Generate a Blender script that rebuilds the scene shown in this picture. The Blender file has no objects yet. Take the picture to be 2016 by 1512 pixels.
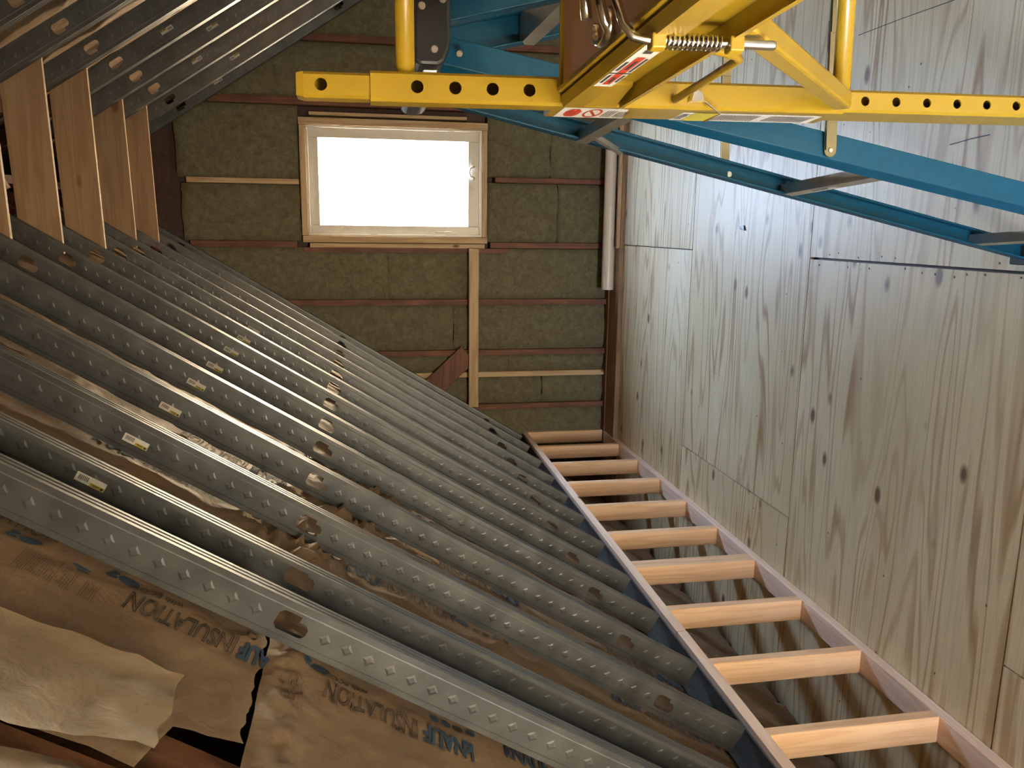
import bpy, math, random
from mathutils import Vector, Matrix, noise

random.seed(7)
SC = bpy.context.scene
COL = SC.collection

# ------------------------------------------------------------------ camera
CF = Vector((-0.19075016, 0.96525029, -0.1786232))
CR = Vector((0.98156427, 0.18979089, -0.02260525))
CU = Vector((-0.01208133, 0.1796421, 0.98365784))
cam_d = bpy.data.cameras.new('camera')
cam = bpy.data.objects.new('camera', cam_d)
COL.objects.link(cam)
m = Matrix.Identity(4)
for i in range(3):           # the phone was held sideways: image right = down
    m[i][0] = -CU[i]; m[i][1] = CR[i]; m[i][2] = -CF[i]
m[0][3], m[1][3], m[2][3] = 0.0, 0.0, 1.77736
cam.matrix_world = m
cam_d.sensor_fit = 'HORIZONTAL'
cam_d.sensor_width = 36.0
cam_d.lens = 1575.81 / 2016 * 36.0
cam_d.clip_start = 0.02
SC.camera = cam

# ------------------------------------------------------------------ world, exposure
SKY = 40.0
w = bpy.data.worlds.new('sky'); SC.world = w
w.use_nodes = True
nt = w.node_tree; nt.nodes.clear()
tc = nt.nodes.new('ShaderNodeTexCoord')
sep = nt.nodes.new('ShaderNodeSeparateXYZ')
ramp = nt.nodes.new('ShaderNodeValToRGB')
mr = nt.nodes.new('ShaderNodeMapRange')
bg = nt.nodes.new('ShaderNodeBackground'); out = nt.nodes.new('ShaderNodeOutputWorld')
mr.inputs['From Min'].default_value = -1; mr.inputs['From Max'].default_value = 1
nt.links.new(tc.outputs['Generated'], sep.inputs[0]); nt.links.new(sep.outputs['Z'], mr.inputs['Value'])
nt.links.new(mr.outputs[0], ramp.inputs[0]); nt.links.new(ramp.outputs[0], bg.inputs[0]); nt.links.new(bg.outputs[0], out.inputs[0])
e = ramp.color_ramp.elements
e[0].position = 0.0; e[0].color = (0.62, 0.44, 0.27, 1)      # sunlit ground
e[1].position = 1.0; e[1].color = (0.43, 0.62, 1.0, 1)       # zenith
x = e.new(0.47); x.color = (1.0, 0.79, 0.50, 1)
x = e.new(0.53); x.color = (0.94, 0.92, 0.92, 1)
x = e.new(0.66); x.color = (0.58, 0.745, 1.0, 1)
bg.inputs['Strength'].default_value = SKY
SC.view_settings.view_transform = 'Standard'
SC.view_settings.look = 'None'
SC.view_settings.gamma = 1.0
SC.view_settings.use_curve_mapping = False
SC.view_settings.exposure = 0.85
SC.cycles.use_denoising = True
SC.cycles.max_bounces = 5
SC.cycles.diffuse_bounces = 4
SC.cycles.glossy_bounces = 3
SC.cycles.caustics_reflective = False
SC.cycles.caustics_refractive = False
SC.cycles.use_adaptive_sampling = True
SC.cycles.adaptive_threshold = .16
SC.cycles.adaptive_min_samples = 12

def portal(name, loc, rot, sx, sy):      # guides sampling of the sky through a window opening
    l = bpy.data.lights.new(name, 'AREA'); l.shape = 'RECTANGLE'; l.size = sx; l.size_y = sy
    l.cycles.is_portal = True
    o = bpy.data.objects.new(name, l); o.location = loc; o.rotation_euler = rot; COL.objects.link(o)
# window openings: far gable, near gable
WX0, WX1, WZ0, WZ1, WY = -0.063, 0.655, 0.965, 2.145, 5.64
NX0, NX1, NZ0, NZ1, NY = -1.30, 0.40, 0.05, 0.60, -2.7
portal('sky_portal_far', ((WX0+WX1)/2, WY+.12, (WZ0+WZ1)/2), (math.radians(-90), 0, 0), WX1-WX0, WZ1-WZ0)
portal('sky_portal_near', ((NX0+NX1)/2, NY-.12, (NZ0+NZ1)/2), (math.radians(90), 0, 0), NX1-NX0, NZ1-NZ0)

# ------------------------------------------------------------------ mesh helpers
class MB:
    def __init__(s): s.v = []; s.f = []; s.mi = []; s.cur = 0
    def quad(s, *p):
        b = len(s.v); s.v += [tuple(q) for q in p]; s.f.append(tuple(range(b, b+len(p)))); s.mi.append(s.cur); return s
    def hexa(s, p):            # 8 points: bottom 4 ccw, top 4 ccw
        b = len(s.v); s.v += [tuple(q) for q in p]
        for f in ((3,2,1,0),(4,5,6,7),(0,1,5,4),(1,2,6,5),(2,3,7,6),(3,0,4,7)):
            s.f.append(tuple(b+i for i in f)); s.mi.append(s.cur)
        return s
    def box(s, x0, x1, y0, y1, z0, z1, fn=None):
        p = [(x0,y0,z0),(x1,y0,z0),(x1,y1,z0),(x0,y1,z0),(x0,y0,z1),(x1,y0,z1),(x1,y1,z1),(x0,y1,z1)]
        return s.hexa([fn(*q) for q in p] if fn else p)
    def prism(s, poly, fn0, fn1):      # poly of 2d points, mapped by two functions to the two ends
        b = len(s.v); n = len(poly)
        s.v += [tuple(fn0(*q)) for q in poly] + [tuple(fn1(*q)) for q in poly]
        s.f.append(tuple(b+i for i in reversed(range(n)))); s.f.append(tuple(b+n+i for i in range(n))); s.mi += [s.cur]*2
        for i in range(n):
            j = (i+1) % n; s.f.append((b+i, b+j, b+n+j, b+n+i)); s.mi.append(s.cur)
        return s
    def tube(s, pts, r, seg=10, cap=True):
        pts = [Vector(p) for p in pts]; rr = r if isinstance(r, (list, tuple)) else [r]*len(pts)
        rings = []; up = None
        for i, p in enumerate(pts):
            d = (pts[min(i+1, len(pts)-1)] - pts[max(i-1, 0)]).normalized()
            if up is None:
                up = Vector((0,0,1)) if abs(d.z) < .9 else Vector((1,0,0))
            a = d.cross(up).normalized(); up = a.cross(d).normalized()
            b = len(s.v)
            for k in range(seg):
                t = 2*math.pi*k/seg
                s.v.append(tuple(p + (a*math.cos(t) + up*math.sin(t))*rr[i]))
            rings.append(b)
        for q0, q1 in zip(rings, rings[1:]):
            for k in range(seg):
                j = (k+1) % seg; s.f.append((q0+k, q0+j, q1+j, q1+k)); s.mi.append(s.cur)
        if cap:
            s.f.append(tuple(reversed(range(rings[0], rings[0]+seg)))); s.f.append(tuple(range(rings[-1], rings[-1]+seg))); s.mi += [s.cur]*2
        return s
    def disc(s, c, nrm, r, h=.0015, seg=14):
        c = Vector(c); nrm = Vector(nrm).normalized()
        return s.tube([c - nrm*h, c + nrm*h*.3, c + nrm*h], [r, r, r*.75], seg)
    def grid(s, nu, nv, fn):
        b = len(s.v)
        for i in range(nu+1):
            for j in range(nv+1): s.v.append(tuple(fn(i/nu, j/nv)))
        for i in range(nu):
            for j in range(nv):
                q = b + i*(nv+1) + j
                s.f.append((q, q+nv+1, q+nv+2, q+1)); s.mi.append(s.cur)
        return s
    def mesh(s, name, mats, origin=(0,0,0), smooth=False):
        me = bpy.data.meshes.new(name)
        ox, oy, oz = origin
        me.from_pydata([(a-ox, b-oy, c-oz) for a, b, c in s.v], [], s.f)
        for mm in (mats if isinstance(mats, (list, tuple)) else [mats]): me.materials.append(mm)
        me.polygons.foreach_set('material_index', s.mi)
        if smooth: me.polygons.foreach_set('use_smooth', [True]*len(s.f))
        me.update(); return me

def link(name, me, parent=None, loc=(0,0,0)):
    o = bpy.data.objects.new(name, me); COL.objects.link(o); o.location = loc
    if parent is not None: o.parent = parent
    return o
XF = None
def put(name, mb, mats, parent=None, smooth=False, bevel=0.0):
    """mesh object; verts are world coordinates, the origin goes to the parent's place or the base of the thing"""
    if XF: mb.v = [XF(v) for v in mb.v]
    if parent is not None:
        o = parent; org = Vector((0,0,0))
        while o is not None: org = org + o.location; o = o.parent
        ob = link(name, mb.mesh(name, mats, org, smooth), parent)
    else:
        xs = [v[0] for v in mb.v]; ys = [v[1] for v in mb.v]; zs = [v[2] for v in mb.v]
        org = Vector(((min(xs)+max(xs))/2, (min(ys)+max(ys))/2, min(zs)))
        ob = link(name, mb.mesh(name, mats, org, smooth), None, org)
    if bevel:
        b = ob.modifiers.new('bevel', 'BEVEL'); b.width = bevel; b.segments = 2; b.limit_method = 'ANGLE'
    return ob
def empty(name, loc, parent=None):
    o = bpy.data.objects.new(name, None); o.empty_display_size = .1; o.location = loc; COL.objects.link(o)
    if parent is not None: o.parent = parent
    return o
def tag(o, label, cat, group=None):
    o['label'] = label; o['category'] = cat
    if group: o['group'] = group
    return o
def struct(o, label=None):
    o['kind'] = 'structure'
    if label: o['label'] = label
    return o

# ------------------------------------------------------------------ materials
def newmat(name):
    mt = bpy.data.materials.new(name); mt.use_nodes = True
    t = mt.node_tree; b = t.nodes['Principled BSDF']
    return mt, t, b
def N(t, kind, **kw):
    n = t.nodes.new('ShaderNode' + kind)
    for k, v in kw.items():
        if k in n.inputs: n.inputs[k].default_value = v
        else: setattr(n, k, v)
    return n
def coords(t, scale, rnd=True):
    c = N(t, 'TexCoord'); mp = N(t, 'Mapping'); mp.inputs['Scale'].default_value = scale
    src = c.outputs['Object']
    if rnd:
        oi = N(t, 'ObjectInfo'); ma = N(t, 'VectorMath', operation='MULTIPLY_ADD')
        cx = N(t, 'CombineXYZ')
        for i, k in enumerate((7.3, 11.9, 5.1)):
            mu = N(t, 'Math', operation='MULTIPLY'); mu.inputs[1].default_value = k*3; t.links.new(oi.outputs['Random'], mu.inputs[0]); t.links.new(mu.outputs[0], cx.inputs[i])
        ma.inputs[1].default_value = (1,1,1); t.links.new(src, ma.inputs[0]); t.links.new(cx.outputs[0], ma.inputs[2]); src = ma.outputs[0]
    t.links.new(src, mp.inputs['Vector'])
    return mp.outputs[0]
def rampn(t, fac, stops):
    r = N(t, 'ValToRGB'); el = r.color_ramp.elements
    el[0].position, el[0].color = stops[0][0], (*stops[0][1], 1)
    el[1].position, el[1].color = stops[-1][0], (*stops[-1][1], 1)
    for p, c in stops[1:-1]:
        q = el.new(p); q.color = (*c, 1)
    t.links.new(fac, r.inputs[0]); return r
def mix(t, fac, a, b, mode='MIX'):
    n = N(t, 'Mix', data_type='RGBA', blend_type=mode)
    for s_, v in ((n.inputs[0], fac), (n.inputs[6], a), (n.inputs[7], b)):
        if hasattr(v, 'is_linked') or hasattr(v, 'links'): t.links.new(v, s_)
        elif isinstance(v, (tuple, list)): s_.default_value = (*v, 1)
        else: s_.default_value = v
    return n.outputs[2]
def bump(t, b, h, strength, dist=.01):
    n = N(t, 'Bump'); n.inputs['Strength'].default_value = strength; n.inputs['Distance'].default_value = dist
    t.links.new(h, n.inputs['Height']); t.links.new(n.outputs[0], b.inputs['Normal'])
def plain(name, col, rough=.5, metal=0.0, spec=None, var=0.0, vs=30.0, bmp=0.0):
    mt, t, b = newmat(name)
    b.inputs['Base Color'].default_value = (*col, 1); b.inputs['Roughness'].default_value = rough; b.inputs['Metallic'].default_value = metal
    if spec is not None: b.inputs['Specular IOR Level'].default_value = spec
    if var:
        no = N(t, 'TexNoise', Scale=vs, Detail=4.0); t.links.new(coords(t, (1,1,1)), no.inputs['Vector'])
        r = rampn(t, no.outputs[0], [(.3, tuple(c*(1-var) for c in col)), (.7, tuple(min(1, c*(1+var)) for c in col))])
        t.links.new(r.outputs[0], b.inputs['Base Color'])
        if bmp: bump(t, b, no.outputs[0], bmp)
    return mt
def wood(name, light, dark, axis, knot=(.16,.07,.03), rough=.62, knots=.5, contrast=1.0, grime=0.0, kr_=(.06,.13)):
    mt, t, b = newmat(name)
    sc = [26.0, 26.0, 26.0]; sc[axis] = 1.6
    v = coords(t, tuple(sc))
    n1 = N(t, 'TexNoise', Scale=1.0, Detail=3.0, Distortion=.6); t.links.new(v, n1.inputs['Vector'])
    mu = N(t, 'Math', operation='MULTIPLY'); mu.inputs[1].default_value = 14.0; t.links.new(n1.outputs[0], mu.inputs[0])
    si = N(t, 'Math', operation='SINE'); t.links.new(mu.outputs[0], si.inputs[0])
    r = rampn(t, si.outputs[0], [(0.0, light), (.55, tuple(l*(1-.25*contrast)+d*.25*contrast for l, d in zip(light, dark))), (1.0, tuple(l*(1-.7*contrast)+d*.7*contrast for l, d in zip(light, dark)))])
    sc2 = [9.0, 9.0, 9.0]; sc2[axis] = 4.2
    vo = N(t, 'TexVoronoi', Scale=1.0); t.links.new(coords(t, tuple(sc2)), vo.inputs['Vector'])
    kr = rampn(t, vo.outputs['Distance'], [(kr_[0], (1,1,1)), (kr_[1], (0,0,0))])
    cs = N(t, 'SeparateColor'); t.links.new(vo.outputs['Color'], cs.inputs[0])
    lt = N(t, 'Math', operation='LESS_THAN'); lt.inputs[1].default_value = .35*knots; t.links.new(cs.outputs[0], lt.inputs[0])
    mk = N(t, 'Math', operation='MULTIPLY'); t.links.new(kr.outputs[0], mk.inputs[0]); t.links.new(lt.outputs[0], mk.inputs[1])
    col = mix(t, mk.outputs[0], r.outputs[0], knot)
    if grime:
        ng = N(t, 'TexNoise', Scale=6.0, Detail=6.0); t.links.new(coords(t, (1,1,1)), ng.inputs['Vector'])
        gr = rampn(t, ng.outputs[0], [(.38, (0,0,0)), (.66, (grime,)*3)])
        col = mix(t, gr.outputs[0], col, tuple(d*.4 for d in dark))
    t.links.new(col, b.inputs['Base Color']); b.inputs['Roughness'].default_value = rough
    bump(t, b, si.outputs[0], .08, .002)
    return mt

def plywood_mat():
    mt, t, b = newmat('plywood')
    v = coords(t, (.42, 4.6, 1))
    n1 = N(t, 'TexNoise', Scale=1.0, Detail=2.5, Distortion=.35); n1.inputs['Roughness'].default_value = .45; t.links.new(v, n1.inputs['Vector'])
    mu = N(t, 'Math', operation='MULTIPLY'); mu.inputs[1].default_value = 85.0; t.links.new(n1.outputs[0], mu.inputs[0])
    si = N(t, 'Math', operation='SINE'); t.links.new(mu.outputs[0], si.inputs[0])
    lines = rampn(t, si.outputs[0], [(.25, (0,0,0)), (.85, (.7,.7,.7)), (1.0, (.95,.95,.95))])
    n2 = N(t, 'TexNoise', Scale=1.0, Detail=3.0); t.links.new(coords(t, (.5, 5.0, 1)), n2.inputs['Vector'])
    amt = rampn(t, n2.outputs[0], [(.33, (.22,.22,.22)), (.62, (1,1,1))])
    fac = N(t, 'Math', operation='MULTIPLY'); t.links.new(lines.outputs[0], fac.inputs[0]); t.links.new(amt.outputs[0], fac.inputs[1])
    n3 = N(t, 'TexNoise', Scale=1.0, Detail=5.0); t.links.new(coords(t, (.9, 1.6, 1)), n3.inputs['Vector'])
    base = rampn(t, n3.outputs[0], [(.3, (.60,.505,.30)), (.55, (.69,.605,.395)), (.75, (.75,.675,.48))])
    col = mix(t, fac.outputs[0], base.outputs[0], (.36,.215,.095))
    nf = N(t, 'TexNoise', Scale=1.0, Detail=4.0); t.links.new(coords(t, (5.0, 150.0, 1)), nf.inputs['Vector'])
    ff = rampn(t, nf.outputs[0], [(.42, (0,0,0)), (.72, (.34,.34,.34))])
    col = mix(t, ff.outputs[0], col, (.40,.30,.19))
    # knots
    vo = N(t, 'TexVoronoi', Scale=1.0); t.links.new(coords(t, (3.6, 7.0, 1)), vo.inputs['Vector'])
    kr = rampn(t, vo.outputs['Distance'], [(.075, (1,1,1)), (.15, (0,0,0))])
    cs = N(t, 'SeparateColor'); t.links.new(vo.outputs['Color'], cs.inputs[0])
    lt = N(t, 'Math', operation='LESS_THAN'); lt.inputs[1].default_value = .62; t.links.new(cs.outputs[0], lt.inputs[0])
    mk = N(t, 'Math', operation='MULTIPLY'); t.links.new(kr.outputs[0], mk.inputs[0]); t.links.new(lt.outputs[0], mk.inputs[1])
    col = mix(t, mk.outputs[0], col, (.17,.10,.06))
    # small specks: nail holes and dirt
    v3 = N(t, 'TexVoronoi', Scale=1.0); t.links.new(coords(t, (16, 17, 1)), v3.inputs['Vector'])
    k3 = rampn(t, v3.outputs['Distance'], [(.05, (1,1,1)), (.085, (0,0,0))])
    c3 = N(t, 'SeparateColor'); t.links.new(v3.outputs['Color'], c3.inputs[0])
    l3 = N(t, 'Math', operation='LESS_THAN'); l3.inputs[1].default_value = .26; t.links.new(c3.outputs[1], l3.inputs[0])
    m3 = N(t, 'Math', operation='MULTIPLY'); t.links.new(k3.outputs[0], m3.inputs[0]); t.links.new(l3.outputs[0], m3.inputs[1])
    col = mix(t, m3.outputs[0], col, (.12,.09,.07))
    t.links.new(col, b.inputs['Base Color'])
    b.inputs['Roughness'].default_value = .48; b.inputs['Specular IOR Level'].default_value = .38
    bump(t, b, si.outputs[0], .05, .002)
    return mt

def steel_mat():
    mt, t, b = newmat('galvanised_steel')
    b.inputs['Metallic'].default_value = .80
    n1 = N(t, 'TexNoise', Scale=14.0, Detail=4.0); t.links.new(coords(t, (1,1,1)), n1.inputs['Vector'])
    r = rampn(t, n1.outputs[0], [(.3, (.140,.150,.160)), (.7, (.185,.197,.208))])
    rr = rampn(t, n1.outputs[0], [(.3, (.38,)*3), (.7, (.46,)*3)])
    t.links.new(r.outputs[0], b.inputs['Base Color']); t.links.new(rr.outputs[0], b.inputs['Roughness'])
    return mt
def kraft_mat(name, c0, c1):
    mt, t, b = newmat(name)
    n1 = N(t, 'TexNoise', Scale=5.0, Detail=7.0); n1.inputs['Roughness'].default_value = .6; t.links.new(coords(t, (1,1,1)), n1.inputs['Vector'])
    r = rampn(t, n1.outputs[0], [(.32, c0), (.68, c1)])
    n3 = N(t, 'TexNoise', Scale=70.0, Detail=2.0); t.links.new(coords(t, (1,2.6,1)), n3.inputs['Vector'])
    sp = rampn(t, n3.outputs[0], [(.62, (0,0,0)), (.74, (.5,.5,.5))])
    col = mix(t, sp.outputs[0], r.outputs[0], tuple(c*.55 for c in c0))
    t.links.new(col, b.inputs['Base Color']); b.inputs['Roughness'].default_value = .55
    b.inputs['Specular IOR Level'].default_value = .35
    n2 = N(t, 'TexNoise', Scale=16.0, Detail=5.0, Distortion=.6); t.links.new(coords(t, (1,1,1)), n2.inputs['Vector'])
    bump(t, b, n2.outputs[0], .4, .012)
    return mt
def wool_mat():
    mt, t, b = newmat('mineral_wool')
    n1 = N(t, 'TexNoise', Scale=22.0, Detail=8.0, Distortion=.8); n1.inputs['Roughness'].default_value = .7; t.links.new(coords(t, (1,1,1)), n1.inputs['Vector'])
    r = rampn(t, n1.outputs[0], [(.30, (.118,.108,.068)), (.50, (.165,.154,.102)), (.72, (.225,.213,.147))])
    t.links.new(r.outputs[0], b.inputs['Base Color']); b.inputs['Roughness'].default_value = .95; b.inputs['Specular IOR Level'].default_value = .1
    n2 = N(t, 'TexNoise', Scale=60.0, Detail=5.0); t.links.new(coords(t, (1,1,1)), n2.inputs['Vector'])
    bump(t, b, n2.outputs[0], .6, .015)
    return mt
def glass_mat():
    mt = bpy.data.materials.new('window_glass'); mt.use_nodes = True; t = mt.node_tree; t.nodes.clear()
    tr = N(t, 'BsdfTransparent'); gl = N(t, 'BsdfGlossy'); gl.inputs['Roughness'].default_value = .02
    mx = N(t, 'MixShader'); mx.inputs[0].default_value = .06; o = N(t, 'OutputMaterial')
    t.links.new(tr.outputs[0], mx.inputs[1]); t.links.new(gl.outputs[0], mx.inputs[2]); t.links.new(mx.outputs[0], o.inputs[0]); return mt

PLY = plywood_mat(); STEEL = steel_mat(); WOOL = wool_mat(); GLASS = glass_mat()
KRAFT = kraft_mat('kraft_paper', (.178,.118,.069), (.250,.170,.102))
KRAFT2 = kraft_mat('kraft_paper_pale', (.180,.132,.083), (.24,.180,.116))
PALE = plain('torn_paper_inside_lit', (.74,.58,.40), .7, 0, .2, .15, 40)  # pale paper inside, colour lightened further to stand in for window light
STUD_X = wood('pine_along_x', (.74,.50,.30), (.50,.27,.12), 0)
STUD_Y = wood('pine_along_y', (.84,.68,.56), (.68,.46,.33), 1, contrast=.7)
STUD_Z = wood('pine_along_z', (.86,.60,.39), (.66,.38,.19), 2, knots=.35, contrast=.7)
TIE = wood('spruce_tie', (.315,.205,.115), (.20,.105,.047), 0, knots=1.4, contrast=.7, kr_=(.14,.22))
TRIM_X = wood('trim_pine_x', (.56,.42,.26), (.40,.25,.13), 0, knots=.2)
TRIM_Z = wood('trim_pine_z', (.56,.42,.26), (.40,.25,.13), 2, knots=.2)
OLD_Z = wood('old_fir_z', (.215,.088,.05), (.11,.036,.022), 2, grime=.5)
OLD_X = wood('old_fir_x', (.215,.088,.05), (.11,.036,.022), 0, grime=.5)
OLD_S = wood('old_fir_slope', (.20,.085,.035), (.10,.038,.016), 2, grime=.5)
STRIP = wood('dusty_strip', (.30,.20,.12), (.18,.10,.05), 0, grime=.3, knots=.2)
DARKB = wood('dark_board', (.085,.038,.03), (.05,.02,.018), 0, grime=.4, knots=.2)
YEL = plain('yellow_enamel', (.275,.178,.011), .30, 0, .5, .06, 9)
BLUE = plain('blue_fibreglass', (.002,.056,.112), .42, 0, .28, .10, 60, .05)
BLACK = plain('black_plastic', (.012,.013,.017), .45)
ALU = plain('aluminium', (.60,.58,.53), .36, .9, None, .12, 20)
CHROME = plain('chrome', (.72,.70,.66), .14, 1.0)
ZINC = plain('yellow_zinc', (.21,.175,.10), .40, .9, None, .35, 9)
DECK = plain('scaffold_deck_ply', (.48,.335,.22), .6, 0, .2, .15, 5)
VINYL = plain('white_vinyl', (.70,.67,.60), .35)
NAIL = plain('nail_head', (.10,.09,.08), .45, .7)
PVC = plain('white_pvc', (.72,.69,.65), .35)
WHITE = plain('label_white', (.58,.57,.53), .5)
YLAB = plain('label_yellow', (.46,.40,.04), .5)
REDL = plain('label_red', (.42,.045,.02), .5)
INK = plain('black_ink', (.035,.032,.03), .7)
BINK = plain('blue_ink', (.030,.062,.105), .7)
DARK = plain('dark_void', (.012,.009,.007), .9)
RUBBER = plain('rubber', (.03,.03,.03), .7)

# ------------------------------------------------------------------ slope frames
class Slope:
    """s up the slope from floor level, t outwards through the roof from the inner flange plane"""
    def __init__(self, x_base, z_base, c, sign):
        self.O = Vector((x_base, 0, z_base)); q = math.hypot(1, c)
        self.U = Vector((sign*c/q, 0, 1/q)); self.n = Vector((sign/q, 0, -c/q)); self.c = c; self.sign = sign
    def p(self, s, t, y): return self.O + self.U*(s*ROOF_CAM_SCALE) - self.n*(t*ROOF_CAM_SCALE) + Vector((0, y*ROOF_CAM_SCALE, 0))
    def x_at(self, z, t=0):
        q = self.O - self.n*(t*ROOF_CAM_SCALE); return q.x + (z - q.z)*self.U.x/self.U.z
ROOF_CAM_SCALE = 1.0443          # roof lengths below scaled by this about the camera; slope origins include it
L = Slope(-1.9491, -.0787, .614, 1)
R = Slope(2.6212, -.0787, .653, -1)
RIDGE_X = .21

# ================================================================== STRUCTURE
Y_NEAR, Y_FAR = -2.7, 5.64
# floor: sub-floor slab with single plywood sheets laid on it
floor = struct(empty('floor', (0, 2, 0)), 'plywood sheet floor')
mb = MB().box(-2.3, 2.9, Y_NEAR-.2, 5.95, -.20, -.022); put('subfloor', mb, DARKB, floor)
rows = [(4.208, 5.392, (-.103,)), (3.010, 4.208, (-1.212, 1.228)), (1.811, 3.010, (-.103,)), (.612, 1.811, (-1.212, 1.228)), (-.586, .612, (-.103,)), (-1.785, -.586, (-1.212, 1.228)), (-2.7, -1.785, (-.103,))]
for ri, (y0, y1, cuts) in enumerate(rows):
    xs = [-2.06] + list(cuts) + [2.6]
    for i in range(len(xs)-1):
        g = .0030; g2 = .0046 if ri == 2 else .0028
        z = -.0004*((ri+i) % 3)
        mb = MB().box(xs[i]+(g2 if i else 0), xs[i+1]-g2, y0+g, y1-g, -.018+z, z)
        put('plywood_sheet', mb, PLY, floor)
put('sill_strip', MB().box(-2.0, 2.4, 5.394, 5.66, -.02, .030), STRIP, floor)
for k_ in range(17):
    x_ = -.103 + random.choice((-1, 1))*random.uniform(.012, .03); y_ = 1.86 + k_*.068 + random.uniform(-.02, .02)
    put('nail_head', MB().disc((x_, y_, .0004), (0, 0, 1), .0035, .0008, 8), NAIL, floor)
def floor_mark(pts, wd, mat, name):
    mb = MB()
    for a, b in zip(pts, pts[1:]):
        a = Vector((*a, .0012)); b = Vector((*b, .0012)); d = (b-a).normalized(); q = Vector((-d.y, d.x, 0))*wd
        mb.quad(a-q, b-q, b+q, a+q)
    put(name, mb, mat, floor)
floor_mark([(.70,2.807), (.70,2.56), (.695,2.318)], .0013, INK, 'pencil_line')
floor_mark([(.268,2.269), (.277,2.18), (.281,2.107)], .0013, BINK, 'pencil_line')

# roof decks (outside the insulation)
SKY_S0, SKY_S1, SKY_Y0, SKY_Y1 = 0.80, 2.05, -1.955, -.205      # roof window in the left slope, behind the camera
def deck(S, name, lab, hole=None):
    mb = MB()
    t0, t1 = .26, .30
    ya, yb, sa, sb = (Y_NEAR-.2)/ROOF_CAM_SCALE, 5.6, -.2, 4.62
    def slab(s0, s1, y0, y1):
        mb.hexa([S.p(s0,t1,y0), S.p(s0,t0,y0), S.p(s0,t0,y1), S.p(s0,t1,y1), S.p(s1,t1,y0), S.p(s1,t0,y0), S.p(s1,t0,y1), S.p(s1,t1,y1)])
    if hole:
        s0, s1, y0, y1 = hole
        slab(sa, s0, ya, yb); slab(s1, sb, ya, yb); slab(s0, s1, ya, y0); slab(s0, s1, y1, yb)
    else: slab(sa, sb, ya, yb)
    return struct(put(name, mb, DARKB), lab)
CEIL_L = deck(L, 'ceiling_left', 'dark roof boards above the left slope', (SKY_S0, SKY_S1, SKY_Y0, SKY_Y1))
CEIL_R = deck(R, 'ceiling_right', 'dark roof boards above the right slope')

# roof window frame and glass
rw = struct(empty('window_2', tuple(L.p(SKY_S0, .1, -1.38))), 'white framed roof window in the left slope behind the camera')
fr = MB()
for (a0, a1, b0, b1) in ((SKY_S0, SKY_S0+.03, SKY_Y0, SKY_Y1), (SKY_S1-.03, SKY_S1, SKY_Y0, SKY_Y1), (SKY_S0+.03, SKY_S1-.03, SKY_Y0, SKY_Y0+.03), (SKY_S0+.03, SKY_S1-.03, SKY_Y1-.03, SKY_Y1)):
    fr.hexa([L.p(a0,.31,b0), L.p(a0,.11,b0), L.p(a0,.11,b1), L.p(a0,.31,b1), L.p(a1,.31,b0), L.p(a1,.11,b0), L.p(a1,.11,b1), L.p(a1,.31,b1)])
put('roof_window_frame', fr, VINYL, rw)
put('pane', MB().hexa([L.p(SKY_S0+.03,.285,SKY_Y0+.03), L.p(SKY_S0+.03,.28,SKY_Y0+.03), L.p(SKY_S0+.03,.28,SKY_Y1-.03), L.p(SKY_S0+.03,.285,SKY_Y1-.03), L.p(SKY_S1-.03,.285,SKY_Y0+.03), L.p(SKY_S1-.03,.28,SKY_Y0+.03), L.p(SKY_S1-.03,.28,SKY_Y1-.03), L.p(SKY_S1-.03,.285,SKY_Y1-.03)]), GLASS, rw)
pc = L.p((SKY_S0+SKY_S1)/2, .33, (SKY_Y0+SKY_Y1)/2)
portal('sky_portal_roof', pc, L.n.to_track_quat('-Z', 'Y').to_euler(), 2.0, 2.0)
# near gable (behind the camera) with its big window opening
mb = MB()
mb.box(-2.4, NX0, NY-.1, NY, -.2, 4.2); mb.box(NX1, 2.9, NY-.1, NY, -.2, 4.2)
mb.box(NX0, NX1, NY-.1, NY, -.2, NZ0); mb.box(NX0, NX1, NY-.1, NY, NZ1, 4.2)
struct(put('wall_near', mb, WOOL), 'insulated gable behind the camera with a window opening')

# far gable: drawn nearer, then pushed back and scaled about the camera
GABLE_CAM_SCALE = 1.03486
def gable(v): return (v[0]*GABLE_CAM_SCALE, v[1] + .19, v[2]*GABLE_CAM_SCALE - .0620)
XF = gable
wall = struct(empty('wall_far', (0, 5.7, 0)), 'insulated far gable wall')
mb = MB(); y0, y1 = 5.545, 5.60
ox0, ox1, oz0, oz1 = -.062, .632, .989, 2.126
mb.box(-2.4, ox0, y0, y1, -.15, 4.2); mb.box(ox1, 2.9, y0, y1, -.15, 4.2); mb.box(ox0, ox1, y0, y1, -.15, oz0); mb.box(ox0, ox1, y0, y1, oz1, 4.2)
put('sheathing', mb, DARKB, wall)
for i in range(7):       # diagonal boards at the very top of the gable
    a = Vector((-.62+i*.20, 5.53, 2.82)); d = Vector((.62, 0, .78)).normalized(); q = Vector((d.z, 0, -d.x))*.068
    b = a + d*1.0; th = Vector((0, .014, 0))
    put('gable_board', MB().hexa([a-q, a+q, a+q+th, a-q+th, b-q, b+q, b+q+th, b-q+th]), DARKB, wall)
put('sole_plate', MB().box(-1.90, 2.4, 5.410, 5.500, .062, .098), OLD_X, wall, bevel=.002)
def ztop(x): return (min(2.97, (x*GABLE_CAM_SCALE - L.x_at(0, .06))/.614, (R.x_at(0, .06) - x*GABLE_CAM_SCALE)/.653) + .062)/GABLE_CAM_SCALE
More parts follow.
